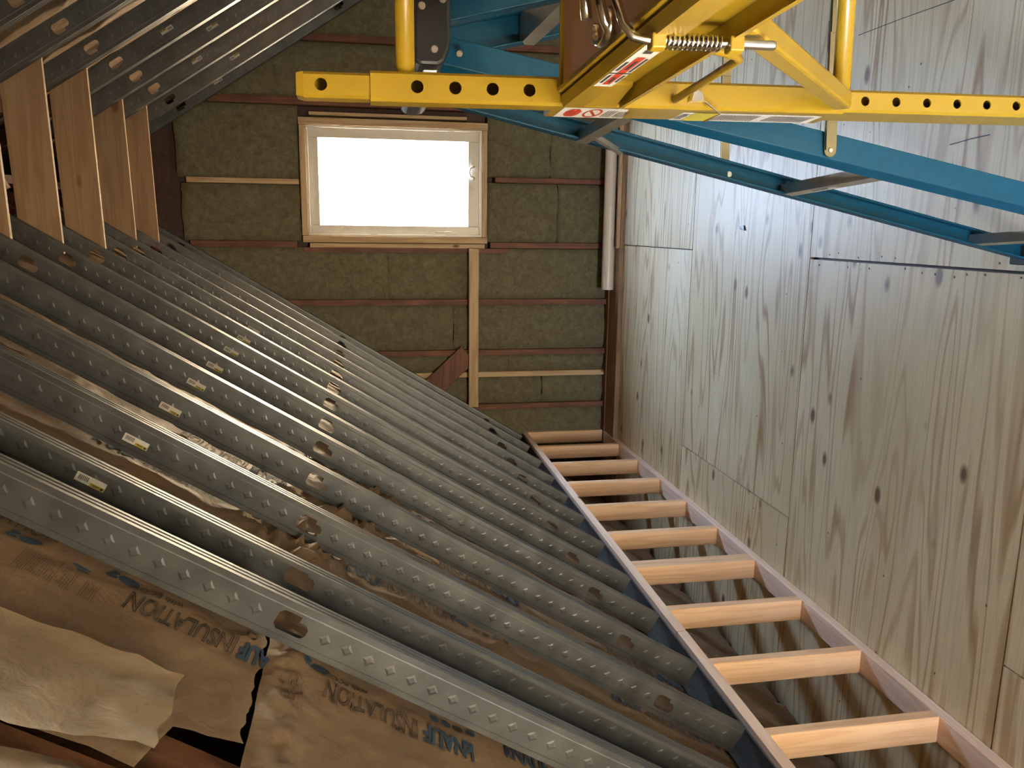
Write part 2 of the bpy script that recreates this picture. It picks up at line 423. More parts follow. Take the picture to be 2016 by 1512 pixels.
# studs (x centre, z0, z1, material, half width)
BIG = 9
studs = [(-1.62,.10,BIG,OLD_Z,.017), (-1.237,.10,BIG,OLD_Z,.019), (-1.005,.10,BIG,TRIM_Z,.018), (-.85,.10,BIG,OLD_Z,.019), (-.499,.10,BIG,OLD_Z,.019),
         (-.114,.10,.93,OLD_Z,.019), (-.118,2.20,2.86,OLD_Z,.020), (.318,.10,.90,OLD_Z,.017), (.278,2.175,2.862,TRIM_Z,.0165),
         (.775,.10,BIG,OLD_Z,.024), (1.159,.10,BIG,OLD_Z,.021), (1.56,.10,BIG,OLD_Z,.02), (1.96,.10,BIG,OLD_Z,.02)]
for x, z0, z1, mt, hw in studs:
    z1 = min(z1, min(ztop(x-hw), ztop(x+hw)))
    put('stud', MB().box(x-hw, x+hw, 5.448 + random.uniform(-.004,.003), 5.54, z0, z1), mt, wall, bevel=.002)
# mineral wool batts between them
def batt(x0, x1, z0, z1fn, seed):
    mb = MB(); nu = max(4, int((x1-x0)/.035)); nv = 26
    def fn(u, v):
        x = x0 + (x1-x0)*u
        z = z0 + (max(z1fn(x), z0+.01) - z0)*v
        ed = min(u, 1-u)*(x1-x0); ev = min(v, 1-v)*(max(z1fn(x), z0+.01)-z0)
        pull = .022*max(0, 1-ed/.022)**2 + .016*max(0, 1-ev/.02)**2
        dy = noise.noise(Vector((x*6+seed, z*6, seed)))*.008 + noise.noise(Vector((x*25, z*25, seed)))*.003
        zj = noise.noise(Vector((x*18, seed*3.1, 0)))*.008 if v in (0, 1) else 0
        return (x, 5.462 + pull + dy, z + zj)
    mb.grid(nu, nv, fn)
    mb.f = [tuple(reversed(f)) for f in mb.f]
    put('insulation_batt', mb, WOOL, wall, smooth=True)
edges = [(-1.60,-1.256), (-1.218,-1.023), (-.987,-.869), (-.831,-.518), (-.480,-.137)]
for i, (a, b) in enumerate(edges):
    top = lambda x: ztop(x) - .01
    sm = [.62,.55,.8,1.18,1.62][i]
    hi = ztop(a+.02)
    if hi > sm + .2:
        batt(a, b, .100, lambda x: sm - .002, i+1.3); batt(a, b, sm, top, i+20.7)
    else: batt(a, b, .100, top, i+1.3)
batt(-.480+.345, -.100, 2.215, lambda x: 2.87, 3.3) if False else None
for (a, b, z0, z1, sd) in [(-.093,.299,.100,.46,41), (-.093,.299,.462,.955,42), (.337,.751,.100,.52,43), (.337,.751,.522,.955,44),
                           (-.097,.259,2.170,2.90,45), (.297,.749,2.170,2.92,46), (-.137+.002,-.097,2.4,2.41,47)][:6]:
    batt(a, b, z0, lambda x, z1=z1: min(z1, ztop(x)-.01), sd)
for i, (a, b) in enumerate([(.801,1.136), (1.182,1.54), (1.58,1.94)]):
    sm = [1.35, .9, .5][i]
    batt(a, b, .100, lambda x: min(sm, ztop(x)-.01), 60+i); batt(a, b, sm+.003, lambda x: ztop(x)-.01, 70+i)
# dark cripples beside the window and the pine cripples
put('cripple', MB().box(.692, .712, 5.446, 5.54, 1.092, 2.10), TRIM_Z, wall)
put('cripple', MB().box(-.136, -.109, 5.444, 5.54, .97, 2.12), TRIM_Z, wall)
put('cripple', MB().box(-.166, -.137, 5.447, 5.54, .80, 2.16), OLD_Z, wall)
put('backing_block', MB().box(-1.25, -1.20, 5.45, 5.54, 1.30, 1.36), OLD_Z, wall)
put('blocking', MB().box(-1.06, -1.02, 5.44, 5.47, 1.18, 1.47), OLD_Z, wall)
ob = put('header_block', MB().box(-1.21, -1.02, 5.445, 5.475, 1.385, 1.41), OLD_X, wall)

# window_1 in the far gable
win = struct(empty('window_1', (.29, 5.64, .93)), 'white vinyl awning window in raw pine trim')
put('trim_board', MB().box(.632, .676, 5.428, 5.455, .955, 2.168), TRIM_Z, win, bevel=.002)
put('trim_board', MB().box(-.104, -.062, 5.428, 5.455, .955, 2.162), TRIM_Z, win, bevel=.002)
put('trim_board', MB().box(-.060, .630, 5.428, 5.455, 2.126, 2.165), TRIM_X, win, bevel=.002)
put('trim_board', MB().box(-.060, .630, 5.428, 5.455, .958, .988), TRIM_X, win, bevel=.002)
fr = MB()
for b in ((-.061,-.047,.990,2.125), (.617,.631,.990,2.125)): fr.box(b[0], b[1], 5.436, 5.60, b[2], b[3])
for b in ((-.047,.617,.990,1.006), (-.047,.617,2.110,2.125)): fr.box(b[0], b[1], 5.436, 5.60, b[2], b[3])
put('window_frame', fr, VINYL, win, bevel=.003)
sa = MB()
sa.box(-.0475, .008, 5.458, 5.505, 1.0055, 2.1105); sa.box(.556, .6175, 5.458, 5.505, 1.0055, 2.1105)
sa.box(.008, .556, 5.458, 5.505, 1.0055, 1.082); sa.box(.008, .556, 5.458, 5.505, 2.050, 2.1105)
sash = put('sash', sa, VINYL, win, bevel=.004)
put('pane', MB().box(.006, .558, 5.480, 5.486, 1.080, 2.052), GLASS, sash)
hd = MB().tube([(.400,5.462,1.040), (.395,5.44,1.050), (.388,5.43,1.070), (.36,5.428,1.078), (.335,5.43,1.070), (.328,5.44,1.050), (.325,5.462,1.040)], .006, 8)
put('sash_handle', hd, VINYL, sash, smooth=True)
put('lock_lever', MB().box(-.036, -.024, 5.45, 5.464, 1.19, 1.30).box(-.034, -.026, 5.44, 5.452, 1.20, 1.24), VINYL, sash, bevel=.003)

XF = None
# left knee wall
XK, HK = -1.4814, .650
kw = struct(empty('wall_left', (XK-.045, 2.2, 0)), 'low pine stud knee wall')
put('bottom_plate', MB().box(XK-.089, XK, Y_NEAR+.02, 5.672, .001, .039), STUD_Y, kw, bevel=.002)
put('top_plate', MB().box(XK-.089, XK, 2.62, 5.672, HK-.038, HK), STUD_Y, kw, bevel=.002)
put('top_plate', MB().box(XK-.089, XK+.001, Y_NEAR+.02, 2.617, HK-.038, HK), STUD_Y, kw, bevel=.002)
sm = MB().box(-.089, 0, 0, .038, .0395, HK-.0385).mesh('knee_stud', STUD_Z)
ys = [1.9758 + .4064*i for i in range(-11, 10)]
for y in ys:
    o = link('stud', sm, kw, Vector((XK, y, 0)) - kw.location)
    b = o.modifiers.new('bevel', 'BEVEL'); b.width = .002; b.segments = 1
# a doubled stud where the plates meet
link('stud', sm, kw, Vector((XK-.002, 1.9758+.4064*3+.040, 0)) - kw.location)
# right knee wall (out of frame, closes the room)
kr_ = struct(empty('wall_right', (2.195, 2.2, 0)), 'low pine stud knee wall on the far side of the scaffold')
put('bottom_plate', MB().box(2.150, 2.239, Y_NEAR+.02, 5.672, .001, .039), STUD_Y, kr_)
put('top_plate', MB().box(2.150, 2.239, Y_NEAR+.02, 5.672, HK-.038, HK), STUD_Y, kr_)
for y in ys: link('stud', sm, kr_, Vector((2.239, y, 0)) - kr_.location)

# old wooden rafters behind the kraft, left and right: parts of the roof
def old_rafters(S, name, lab, ylist):
    e_ = struct(empty(name, tuple(S.p(.2, .2, 0))), lab)
    if S.sign > 0:      # bare board seen through the tear
        put('rafter', MB().hexa([S.p(1.9,.20,1.075), S.p(1.9,.128,1.075), S.p(1.9,.128,1.118), S.p(1.9,.20,1.118), S.p(2.7,.20,1.10), S.p(2.7,.128,1.10), S.p(2.7,.128,1.143), S.p(2.7,.20,1.143)]), OLD_S, e_)
    for y in ylist:
        if S.sign > 0 and SKY_Y0 < y < SKY_Y1: continue
        mb = MB().hexa([S.p(.12,.255,y-.022), S.p(.12,.112,y-.022), S.p(.12,.112,y+.022), S.p(.12,.255,y+.022), S.p(4.1,.255,y-.022), S.p(4.1,.112,y-.022), S.p(4.1,.112,y+.022), S.p(4.1,.255,y+.022)])
        put('rafter', mb, OLD_S, e_)
BAYS = [-2.57, -1.98, -1.38, -.78, -.18, .42, .990, 1.540, 2.040, 2.385, 2.742, 3.072, 3.444, 3.798, 4.131, 4.454, 4.801, 5.161, 5.395]
old_rafters(L, 'trim_1', 'old brown rafters behind the kraft paper, left slope', [y for y in BAYS[1:-1]])
old_rafters(R, 'trim_2', 'old brown rafters behind the kraft paper, right slope', [y for y in BAYS[1:-1]])

# ================================================================== KRAFT-FACED INSULATION
YK = [1.435, 1.601, 1.948, 2.295, 2.652, 2.982, 3.354, 3.708, 4.041, 4.364, 4.711, 5.071, 5.345]
def kh(u, v, seed):
    a = noise.noise(Vector((u*2.3, v*4.0, seed)))*.007
    r1 = 1 - abs(noise.noise(Vector((u*4.5+3, v*7.5, seed+5)))); r2 = 1 - abs(noise.noise(Vector((u*9-2, v*8+u*3, seed+9))))
    a += .009*r1**7 + .005*r2**8
    return a
def crumple(u, v, u0, wd, amp, seed):
    k = math.exp(-((u-u0)/wd)**2)
    q = abs(noise.noise(Vector((u*17, v*13, seed)))) + .7*abs(noise.noise(Vector((u*37, v*33, seed+2)))) + .35*abs(noise.noise(Vector((u*80, v*70, seed+4))))
    return amp*k*(1.0 - 1.35*q)
def kraft_batt(S, u0, u1, v0, v1, seed, name, mat=KRAFT, amp=1.0, nu=None, nv=None, t=.104, uj=0.0, lo=None, extra=None, vcut0=None, vcut1=None, lift=0.0):
    """paper-faced batt: front skin is a wrinkled grid, folded back at the edges, with the wool body behind"""
    nu = nu or max(8, int((u1-u0)/.013)); nv = nv or max(6, int((v1-v0)/.013))
    def off(u, v):
        h = kh(u, v, seed)*amp + (extra(u, v) if extra else 0)
        ed = min(v-v0, v1-v)
        o_ = t - h - lift + .012*max(0, 1-ed/.03)**2
        for yk in (YK if S.sign > 0 else YK[3:]):
            if yk-.02 < v < yk+.056: o_ = max(o_, .0875)
        return max(o_, .035)
    mb = MB()
    def fn(a, b):
        u = u0 + (u1-u0)*a
        if a in (0, 1) and uj: pass
        va = vcut0(u) if vcut0 else v0
        vb = vcut1(u) if vcut1 else v1
        v = va + (vb-va)*b
        du = 0
        if uj and a < .12: du = (1-a/.12)*(noise.noise(Vector((v*26, seed, 3)))*uj + noise.noise(Vector((v*80, seed, 7)))*uj*.4)
        return S.p(u+du, off(u, v), v)
    mb.grid(nu, nv, fn)
    if S.sign > 0: mb.f = [tuple(reversed(f)) for f in mb.f]
    return mb, off
def ktext(body, S, parent, off, u0, v0, size, up=True, mat=INK, outline=False, shear=.18, bold=.0, width=None):
    cu = bpy.data.curves.new('txt', 'FONT'); cu.body = body; cu.size = size; cu.shear = shear; cu.offset = bold
    cu.resolution_u = 3
    if outline:
        cu.fill_mode = 'NONE'; cu.bevel_depth = size*.021; cu.bevel_resolution = 0
    ob = bpy.data.objects.new('txt', cu); COL.objects.link(ob)
    bpy.context.view_layer.update()
    me = bpy.data.meshes.new_from_object(ob.evaluated_get(bpy.context.evaluated_depsgraph_get()))
    bpy.data.objects.remove(ob)
    org = Vector((0,0,0)); q = parent
    while q is not None: org = org + q.location; q = q.parent
    wmax = max(vv.co.x for vv in me.vertices); stretch = width/wmax if width else 1.0; wmax *= stretch
    for vv in me.vertices:
        xx, yy = vv.co.x*stretch, vv.co.y
        u, v = (u0+xx, v0-yy) if up else (u0-xx, v0+yy)
        vv.co = S.p(u, off(u, v) - .0022, v) - org
    me.materials.clear(); me.materials.append(mat)
    link('printed_text', me, parent)
    return wmax
def kblob(S, parent, off, u, v, ru, rv, mat, name='printed_mark', rot=0.0):
    mb = MB(); pts = []
    for k in range(16):
        a = 2*math.pi*k/16; x_, y_ = ru*math.cos(a), rv*math.sin(a)
        pts.append((u + x_*math.cos(rot)-y_*math.sin(rot), v + x_*math.sin(rot)+y_*math.cos(rot)))
    mb.quad(*[S.p(a, off(a, b)-.0013, b) for a, b in (pts if S.sign < 0 else reversed(pts))])
    put(name, mb, mat, parent)
def kbars(S, parent, off, u, v, du, dv, n, ln, wd, along_u=True):
    """lines of fine print"""
    mb = MB()
    for i in range(n):
        l_ = ln*random.uniform(.75, 1)
        a, b = u + du*i, v + dv*i; k = 6
        for j in range(k):
            if random.random() < .12: continue
            f0, f1 = j/k, (j+.86)/k
            if along_u: c = [(a+l_*f0, b), (a+l_*f1, b), (a+l_*f1, b+wd), (a+l_*f0, b+wd)]
            else: c = [(a, b+l_*f0), (a+wd, b+l_*f0), (a+wd, b+l_*f1), (a, b+l_*f1)]
            mb.quad(*[S.p(p_, off(p_, q_)-.0012, q_) for p_, q_ in c])
    put('fine_print', mb, INKF, parent)
INKF = plain('faded_ink', (.12,.075,.04), .7)
def logo(S, parent, off, u, v, sg=1):
    kblob(S, parent, off, u, v, .020, .0125, BINK); kblob(S, parent, off, u+sg*.031, v-.004, .010, .007, BINK); kblob(S, parent, off, u+sg*.028, v+.010, .008, .006, BINK)
def brand(S, parent, off, u0, v0, up, size=.078, ink=BINK, wk=.118, wi=.206):
    sg = 1 if up else -1
    wk = ktext('kNAUF', S, parent, off, u0, v0, size, up, ink, bold=size*.045, width=wk)
    wi = ktext('INSULATION', S, parent, off, u0+sg*(wk+.006), v0, size, up, INKF2, outline=True, width=wi)
    return wk + wi
INKF2 = plain('outline_ink', (.055,.042,.032), .7)

def batt_thing(S, u0, u1, v0, v1, seed, label, group, prints=(), **kw):
    mb, off = kraft_batt(S, u0, u1, v0, v1, seed, 'kraft', **kw)
    base = S.p((u0+u1)/2*0+u0, .12, (v0+v1)/2)
    e_ = empty('kraft_faced_batt', tuple(base))
    tag(e_, label, 'insulation', group)
    put('kraft_paper', mb, kw.get('mat', KRAFT), e_, smooth=True)
    va = v0 + (.03 if v0 != 1.03 else .34)
    put('wool_core', MB().hexa([S.p(u0+.05,.24,va), S.p(u0+.05,.135,va), S.p(u0+.05,.135,v1-.03), S.p(u0+.05,.24,v1-.03), S.p(u1-.03,.24,va), S.p(u1-.03,.135,va), S.p(u1-.03,.135,v1-.03), S.p(u1-.03,.24,v1-.03)]), WOOL, e_)
    return e_, off
GL, GR = 'kraft-faced batts on the left slope', 'kraft-faced batts on the right slope'
# bay next to the camera, split by a torn butt joint
seamx = lambda u, v: crumple(u, v, 2.30, .04, .004, 2)
def cut_lo(u):
    if u > 2.385: return 1.030
    return 1.030 + .085*min(1, (2.385-u)/.02) + .03*(2.385-u)/.12
e1, off1 = batt_thing(L, 2.258, 3.75, 1.03, 1.532, 1.0, 'kraft-faced batt above the torn joint, nearest the camera', GL, uj=.012, vcut0=cut_lo, extra=seamx, amp=.5)
ktext('AUF', L, e1, off1, 2.240, 1.410, .078, True, BINK, bold=.0038, width=.064); ktext('INSULATION', L, e1, off1, 2.306, 1.410, .078, True, INKF2, outline=True, width=.208)
ktext('with ECOSE', L, e1, off1, 2.420, 1.438, .020, True, INKF2, bold=.0004)
logo(L, e1, off1, 2.525, 1.442)
kbars(L, e1, off1, 2.30, 1.424, -.004, .006, 4, .11, .0016)
kblob(L, e1, off1, 2.285, 1.440, .010, .011, INKF2); kblob(L, e1, off1, 2.285, 1.440, .0085, .0095, KRAFT)
kbars(L, e1, off1, 2.60, 1.335, .0045, 0, 22, .075, .0016, False)
kbars(L, e1, off1, 2.56, 1.335, .0045, 0, 6, .06, .0016, False)
kblob(L, e1, off1, 2.605, 1.418, .017, .005, BINK); kblob(L, e1, off1, 2.600, 1.408, .012, .003, BINK)
logo(L, e1, off1, 2.70, 1.428)
ktext('INSULATION', L, e1, off1, 2.86, 1.455, .07, False, INKF2, outline=True, width=.2)
e2, off2 = batt_thing(L, .09, 2.250, 1.03, 1.532, 2.0, 'kraft-faced batt below the torn joint, nearest the camera', GL,
                      amp=.45, extra=lambda u, v: crumple(u, v, 2.205, .035, .026, 4))
brand(L, e2, off2, 1.800, 1.412, True)
ktext('with ECOSE', L, e2, off2, 2.035, 1.440, .020, True, INKF2, bold=.0004)
logo(L, e2, off2, 2.140, 1.442)
for i, mk in enumerate((.0, .028, .056, .084)): kblob(L, e2, off2, 1.80+mk, 1.452, .011, .010, BINK if i != 1 else INKF2)
kbars(L, e2, off2, 1.80, 1.440, 0, .006, 2, .30, .0012)
ktext('kNAUF', L, e2, off2, 1.72, 1.425, .075, False, BINK, bold=.002, width=.118)
kbars(L, e2, off2, 2.215, 1.29, -.005, 0, 10, .09, .0016, False)
for (uu, ww) in ((2.02,.03), (2.06,.022), (2.10,.03), (1.96,.025), (1.93,.03), (1.87,.022)):
    kbars(L, e2, off2, uu, 1.352, .004, 0, 5, .022, .0022, False)
# paper flap lapped over the upper batt
def flap_off(u, v): return .0915 - kh(u, v, 11.0)*1.0 - .004*(1-abs(noise.noise(Vector((u*11, v*16, 2.2)))))**9 - .002
mb = MB()
def ffn(a, b):
    u = 2.378 + a*1.3; vtop = 1.200 - (u-2.378)*.075; vbot = 1.038 - max(0, min(u, 2.62)-2.378)*.34
    v = vbot + (vtop-vbot)*b
    uu = u + (noise.noise(Vector((v*30, 4, 1)))*.008 if a < .02 else 0)
    lift = .008*max(0, 1-(1-b)/.15)**2
    return L.p(uu, flap_off(u, v) - lift, v)
mb.grid(52, 12, ffn); mb.f = [tuple(reversed(f)) for f in mb.f]
tag(put('kraft_paper_flap', mb, KRAFT2, smooth=True), 'pale creased paper flap lapped over the batt at the lower corner', 'paper')
# next strip beyond the old rafter, nearer than the camera's frame edge
e3, off3 = batt_thing(L, .09, 3.75, .45, .985, 3.0, 'pale kraft strip on the camera side of the bare brown rafter', GL, mat=KRAFT2, vcut1=lambda u: .957 + max(0, min(.18, (2.553-u)*.35)))
# bays beyond
BATT = {}
texts = {7: [(2.776, 1.972, False), (2.102, 1.948, False), (1.250, 1.962, False)], 8: [(1.482, 2.345, True), (.816, 2.345, True), (2.30, 2.345, True)], 9: [(1.95, 2.70, True)], 10: [(1.9, 3.03, True)]}
ords = {7:'second', 8:'third', 9:'fourth', 10:'fifth', 11:'sixth', 12:'seventh', 13:'eighth', 14:'ninth', 15:'tenth', 16:'eleventh', 17:'last'}
for i in range(7, 18):
    a, b = BAYS[i]+.006, BAYS[i+1]-.006
    if i < 10:
        ex = lambda u, v, i=i, b=b: crumple(u, v, [2.24, 2.10, 2.05][i-7], [.13, .17, .2][i-7], .055, i*3.0)*max(0, min(1, (v-(b-.30))/.12))
    else: ex = None
    e_, of_ = BATT[i], _ = batt_thing(L, .09, 3.75, a, b, 10.0+i, 'kraft-faced batt in the %s bay from the camera, left slope' % ords[i], GL, extra=ex, nu=None if i < 11 else 60, nv=None if i < 11 else 10)
    if i in texts:
        for u0, v0, up in texts[i]:
            brand(L, e_, of_, u0, v0, up)
            for k in (0, .03, .06, .09): kblob(L, e_, of_, u0-.40-k, v0+.02, .010, .009, INKF2)
            logo(L, e_, of_, u0-.36, v0+.03)
# torn paper lips, pale inside with window light put into the colour, along the far edges of two bays
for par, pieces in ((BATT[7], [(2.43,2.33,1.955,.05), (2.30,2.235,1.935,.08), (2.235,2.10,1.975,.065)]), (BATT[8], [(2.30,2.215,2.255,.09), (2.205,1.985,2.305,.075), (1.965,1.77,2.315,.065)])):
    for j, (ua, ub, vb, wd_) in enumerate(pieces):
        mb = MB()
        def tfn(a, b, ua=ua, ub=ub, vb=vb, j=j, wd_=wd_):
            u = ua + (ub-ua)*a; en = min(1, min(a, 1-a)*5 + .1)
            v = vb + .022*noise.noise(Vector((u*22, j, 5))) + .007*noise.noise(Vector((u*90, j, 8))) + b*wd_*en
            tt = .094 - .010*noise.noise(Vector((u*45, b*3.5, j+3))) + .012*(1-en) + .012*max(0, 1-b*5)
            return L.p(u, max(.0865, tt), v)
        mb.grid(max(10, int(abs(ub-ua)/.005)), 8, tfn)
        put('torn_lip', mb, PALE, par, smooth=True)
for i in range(0, 5):
    for (q0, q1) in (((.09, SKY_S0-.01), (SKY_S1+.01, 3.75)) if i in (1, 2, 3) else ((.09, 3.75),)):
        put('kraft_paper', kraft_batt(L, q0, q1, BAYS[i]+.006, BAYS[i+1]-.006, 40.0+i, 'kraft', nu=40, nv=8)[0], KRAFT, CEIL_L, smooth=True)
for i in range(0, 18):
    if i < 10:
        put('kraft_paper', kraft_batt(R, .09, 3.75, BAYS[i]+.006, BAYS[i+1]-.006, 70.0+i, 'kraft', nu=60, nv=10)[0], KRAFT, CEIL_R, smooth=True); continue
    lab = 'kraft-faced batt on the right slope, %s bay from the far gable' % ['nearest','second','third','fourth','fifth','sixth','seventh','eighth'][17-i]
    batt_thing(R, .09, 3.75, BAYS[i]+.006, BAYS[i+1]-.006, 70.0+i, lab, GR, nu=60, nv=10)
# foil scraps and old boards by the ridge
FOIL = plain('foil_scrap', (.55,.54,.52), .3, .7, None, .2, 20)
for i, (x_, y_, z_, s_) in enumerate([(.28,2.86,3.36,.05), (.36,3.15,3.33,.045), (.20,3.2,3.30,.05), (.10,3.62,3.26,.05), (.33,3.6,3.38,.04)]):
    mb = MB().grid(7, 7, lambda a, b, i=i: (x_+(a-.5)*s_*2.4, y_+(b-.5)*s_*1.2+noise.noise(Vector((a*4, b*4, i)))*.02, z_+(b-.5)*s_*2.2+noise.noise(Vector((a*5, b*5, i+9)))*.04))
    tag(put('foil_scrap', mb, FOIL), 'crumpled foil scrap above the collar ties, %s from the camera' % ['nearest','second','third','fourth','fifth'][i], 'scrap', 'foil scraps by the ridge')
tag(put('ridge_board', MB().box(RIDGE_X-.02, RIDGE_X+.02, Y_NEAR+.02, 5.7, 3.50, 3.72), DARKB), 'dark ridge board running along the roof peak', 'board')

# ================================================================== STEEL RAFTERS
WEB, FLG, TH = .0825, .036, .0011      # before the roof's scaling about the camera
SLOTS = (1.108, 2.235, 3.370)
def rafter_meshes(S, s0, s1, flip):
    """local to point p(s0,0,0); y is away from the camera; flip = open side towards the camera"""
    org = S.p(s0, 0, 0)
    yw = FLG if flip else 0.0           # where the web stands
    sg = -1 if flip else 1              # flanges run from the web this way
    web = MB()
    def P(s, t, y=0): return S.p(s, t, yw + y)
    tl = [0, .012, .0145, .020, .0335, .060, .0625, .0675, .0700, WEB]
    rel = [0, 0, .0014, .0014, .0014, .0014, .0014, .0014, 0, 0]   # centre of the web stands a little proud
    sl = [s0]
    for c in SLOTS: sl += [c-.034, c-.012, c+.031]
    sl.append(s1)
    tl = [0, .0125, .0145, .020, .031, .060, .0625, .0690, .0705, WEB]
    rl = [0, 0, -.0014, -.0014, -.0014, -.0014, -.0014, -.0014, 0, 0]
    for i in range(len(sl)-1):
        seg = i % 3 if i < len(sl)-2 or True else 0
        for j in range(len(tl)-1):
            inslot = False
            if i % 3 == 1 and i < len(sl)-1: inslot = 4 <= j < 5 or (j == 4)
            if i % 3 == 2: inslot = 3 <= j <= 4
            if i % 3 == 1: inslot = (j == 4)
            if inslot: continue
            q = [P(sl[i],tl[j],rl[j]), P(sl[i+1],tl[j],rl[j]), P(sl[i+1],tl[j+1],rl[j+1]), P(sl[i],tl[j+1],rl[j+1])]
            web.quad(*q)
    for c in SLOTS:      # rounded corners of the slots
        for (s_, t_, ds, dt) in ((c+.031,.020,-1,1), (c+.031,.060,-1,-1), (c-.034,.031,1,1), (c-.034,.060,1,-1)):
            web.quad(P(s_,t_,-.0014), P(s_+ds*.008,t_,-.0014), P(s_,t_+dt*.008,-.0014))
    s = s0 + .05         # pressed diamonds
    while s < s1 - .03:
        if min(abs(s-c) for c in SLOTS) > .05:
            c_ = .0415
            o4 = [(s-.0130,c_), (s,c_-.0130), (s+.0130,c_), (s,c_+.0130)]
            i4 = [(s-.0070,c_), (s,c_-.0070), (s+.0070,c_), (s,c_+.0070)]
            for k in range(4):
                j = (k+1) % 4
                web.quad(P(*o4[k],-.0015), P(*o4[j],-.0015), P(*i4[j],-.0022), P(*i4[k],-.0022))
            web.quad(*[P(*q,-.0022) for q in i4])
        s += .0475
    inner = MB(); outer = MB()
    # rolled flange: small corner radius, two fine ribs
    prof = [(0.0012,0), (0,.0014), (0,.010), (.0010,.012), (.0010,.0145), (0,.0165), (0,.0225), (.0010,.0245), (.0010,.027), (0,.029), (0,FLG)]
    for mbq, tt, sgn in ((inner, 0, 1), (outer, WEB, -1)):
        for a, b in zip(prof, prof[1:]):
            mbq.quad(S.p(s0, tt+sgn*a[0], yw+sg*a[1]), S.p(s1, tt+sgn*a[0], yw+sg*a[1]), S.p(s1, tt+sgn*b[0], yw+sg*b[1]), S.p(s0, tt+sgn*b[0], yw+sg*b[1]))
        ye = yw+sg*FLG
        mbq.quad(S.p(s0,tt,ye), S.p(s1,tt,ye), S.p(s1,tt+sgn*.010,ye), S.p(s0,tt+sgn*.010,ye))
    return [(n_, b_.mesh(n_, STEEL, org)) for n_, b_ in (('web', web), ('inner_flange', inner), ('outer_flange', outer))], org
def label_mesh(S, s0, sc, flip=False, rev=False):
    org = S.p(s0, 0, 0); b = MB(); y = (FLG if flip else 0) - .0028; d = -1 if rev else 1
    def rect(a0, a1, t0, t1, dy, mi):
        b.cur = mi
        b.quad(*[S.p(sc + d*a, .0475+t_, y-dy) for a, t_ in ((a0,t0), (a1,t0), (a1,t1), (a0,t1))])
    rect(-.030, .030, -.0095, .0095, 0, 0)
    rect(-.029, .0, .0015, .009, .0003, 1)
    for k in range(7): rect(.005+k*.003, .0065+k*.003, -.006, .004, .0003, 2)
    rect(-.020, -.004, .003, .0045, .0006, 2); rect(-.018, -.006, .006, .0072, .0006, 2); rect(-.027, -.022, .003, .0075, .0006, 2)
    return b.mesh('barcode_label', [WHITE, YLAB, INK], org)
YK = [1.435, 1.601, 1.948, 2.295, 2.652, 2.982, 3.354, 3.708, 4.041, 4.364, 4.711, 5.071, 5.345]
S0, S1 = .832, 3.72
normal_m, orgL = rafter_meshes(L, S0, S1, False)
flip_m, _ = rafter_meshes(L, S0, S1, True)
lab_m = label_mesh(L, S0, 2.685); lab_f = label_mesh(L, S0, 2.689, True)
ordn = ['nearest','second','third','fourth','fifth','sixth','seventh','eighth','ninth','tenth','eleventh','twelfth','last']
for k, y in enumerate(YK):
    fl = k == 1
    e_ = empty('steel_rafter', (orgL.x, y*ROOF_CAM_SCALE, orgL.z))
    tag(e_, 'galvanised steel stud rafter on the left slope, %s from the camera' % ordn[k], 'steel stud', 'steel rafters on the left slope')
    for n_, me in (flip_m if fl else normal_m): link(n_, me, e_)
    if 1 <= k <= 8: link('barcode_label', lab_f if fl else lab_m, e_)
y = .95 - .35
right_m, orgR = rafter_meshes(R, 1.0, 3.86, False)
labR = label_mesh(R, 1.0, 3.10, rev=True); labR2 = label_mesh(R, 1.0, 2.93)
for k in range(3, 13):
    e_ = empty('steel_rafter', (orgR.x, YK[k]*ROOF_CAM_SCALE, orgR.z))
    tag(e_, 'galvanised steel stud rafter on the right slope, %s from the far gable' % (['nearest','second','third','fourth','fifth','sixth','seventh','eighth','ninth','tenth'][12-k]), 'steel stud', 'steel rafters on the right slope')
    for n_, me in right_m: link(n_, me, e_)
    link('barcode_label', labR if k % 2 == 0 else labR2, e_)
# track that the rafters stand in, along the top plate
tr = MB()
for a, b in (((XK-.020,HK+.0015), (XK-.125,HK+.0015)), ((XK-.020,HK+.0015), (XK-.018,HK+.008)), ((XK-.125,HK+.0015), (XK-.093,HK+.055))):
    tr.box(0, 1, 0, 1, 0, 1, lambda i, j, k, a=a, b=b: (a[0]+(b[0]-a[0])*i, Y_NEAR+.1+(5.66-Y_NEAR-.1)*j, a[1]+(b[1]-a[1])*i+.0012*k))
tag(put('steel_track', tr, STEEL), 'galvanised steel track on the knee wall plate under the rafters', 'steel track')

# ================================================================== COLLAR TIES
ties = [(5, 3.007), (6, 2.969), (7, 2.918), (9, 2.962), (10, 2.933), (4, 3.00), (3, 3.00)]
tn = ['third', 'fourth', 'fifth', 'sixth', 'last', 'second', 'nearest']
for (k, z), nm in zip(ties, tn):
    ya, yb = YK[k]*ROOF_CAM_SCALE+.044, YK[k]*ROOF_CAM_SCALE+.063
    h = .157
    xa = [L.x_at(z)-.045, L.x_at(z+h)-.045]; xb = [R.x_at(z)+.035, R.x_at(z+h)+.035]
    mb = MB().hexa([(xa[0],ya,z), (xb[0],ya,z+.018), (xb[0],yb,z+.018), (xa[0],yb,z), (xa[1],ya,z+h), (xb[1],ya,z+h+.018), (xb[1],yb,z+h+.018), (xa[1],yb,z+h)])
    tag(put('collar_tie', mb, TIE, bevel=.0015), 'knotty pine collar tie between the steel rafters, %s from the camera' % nm, 'collar tie', 'collar ties')
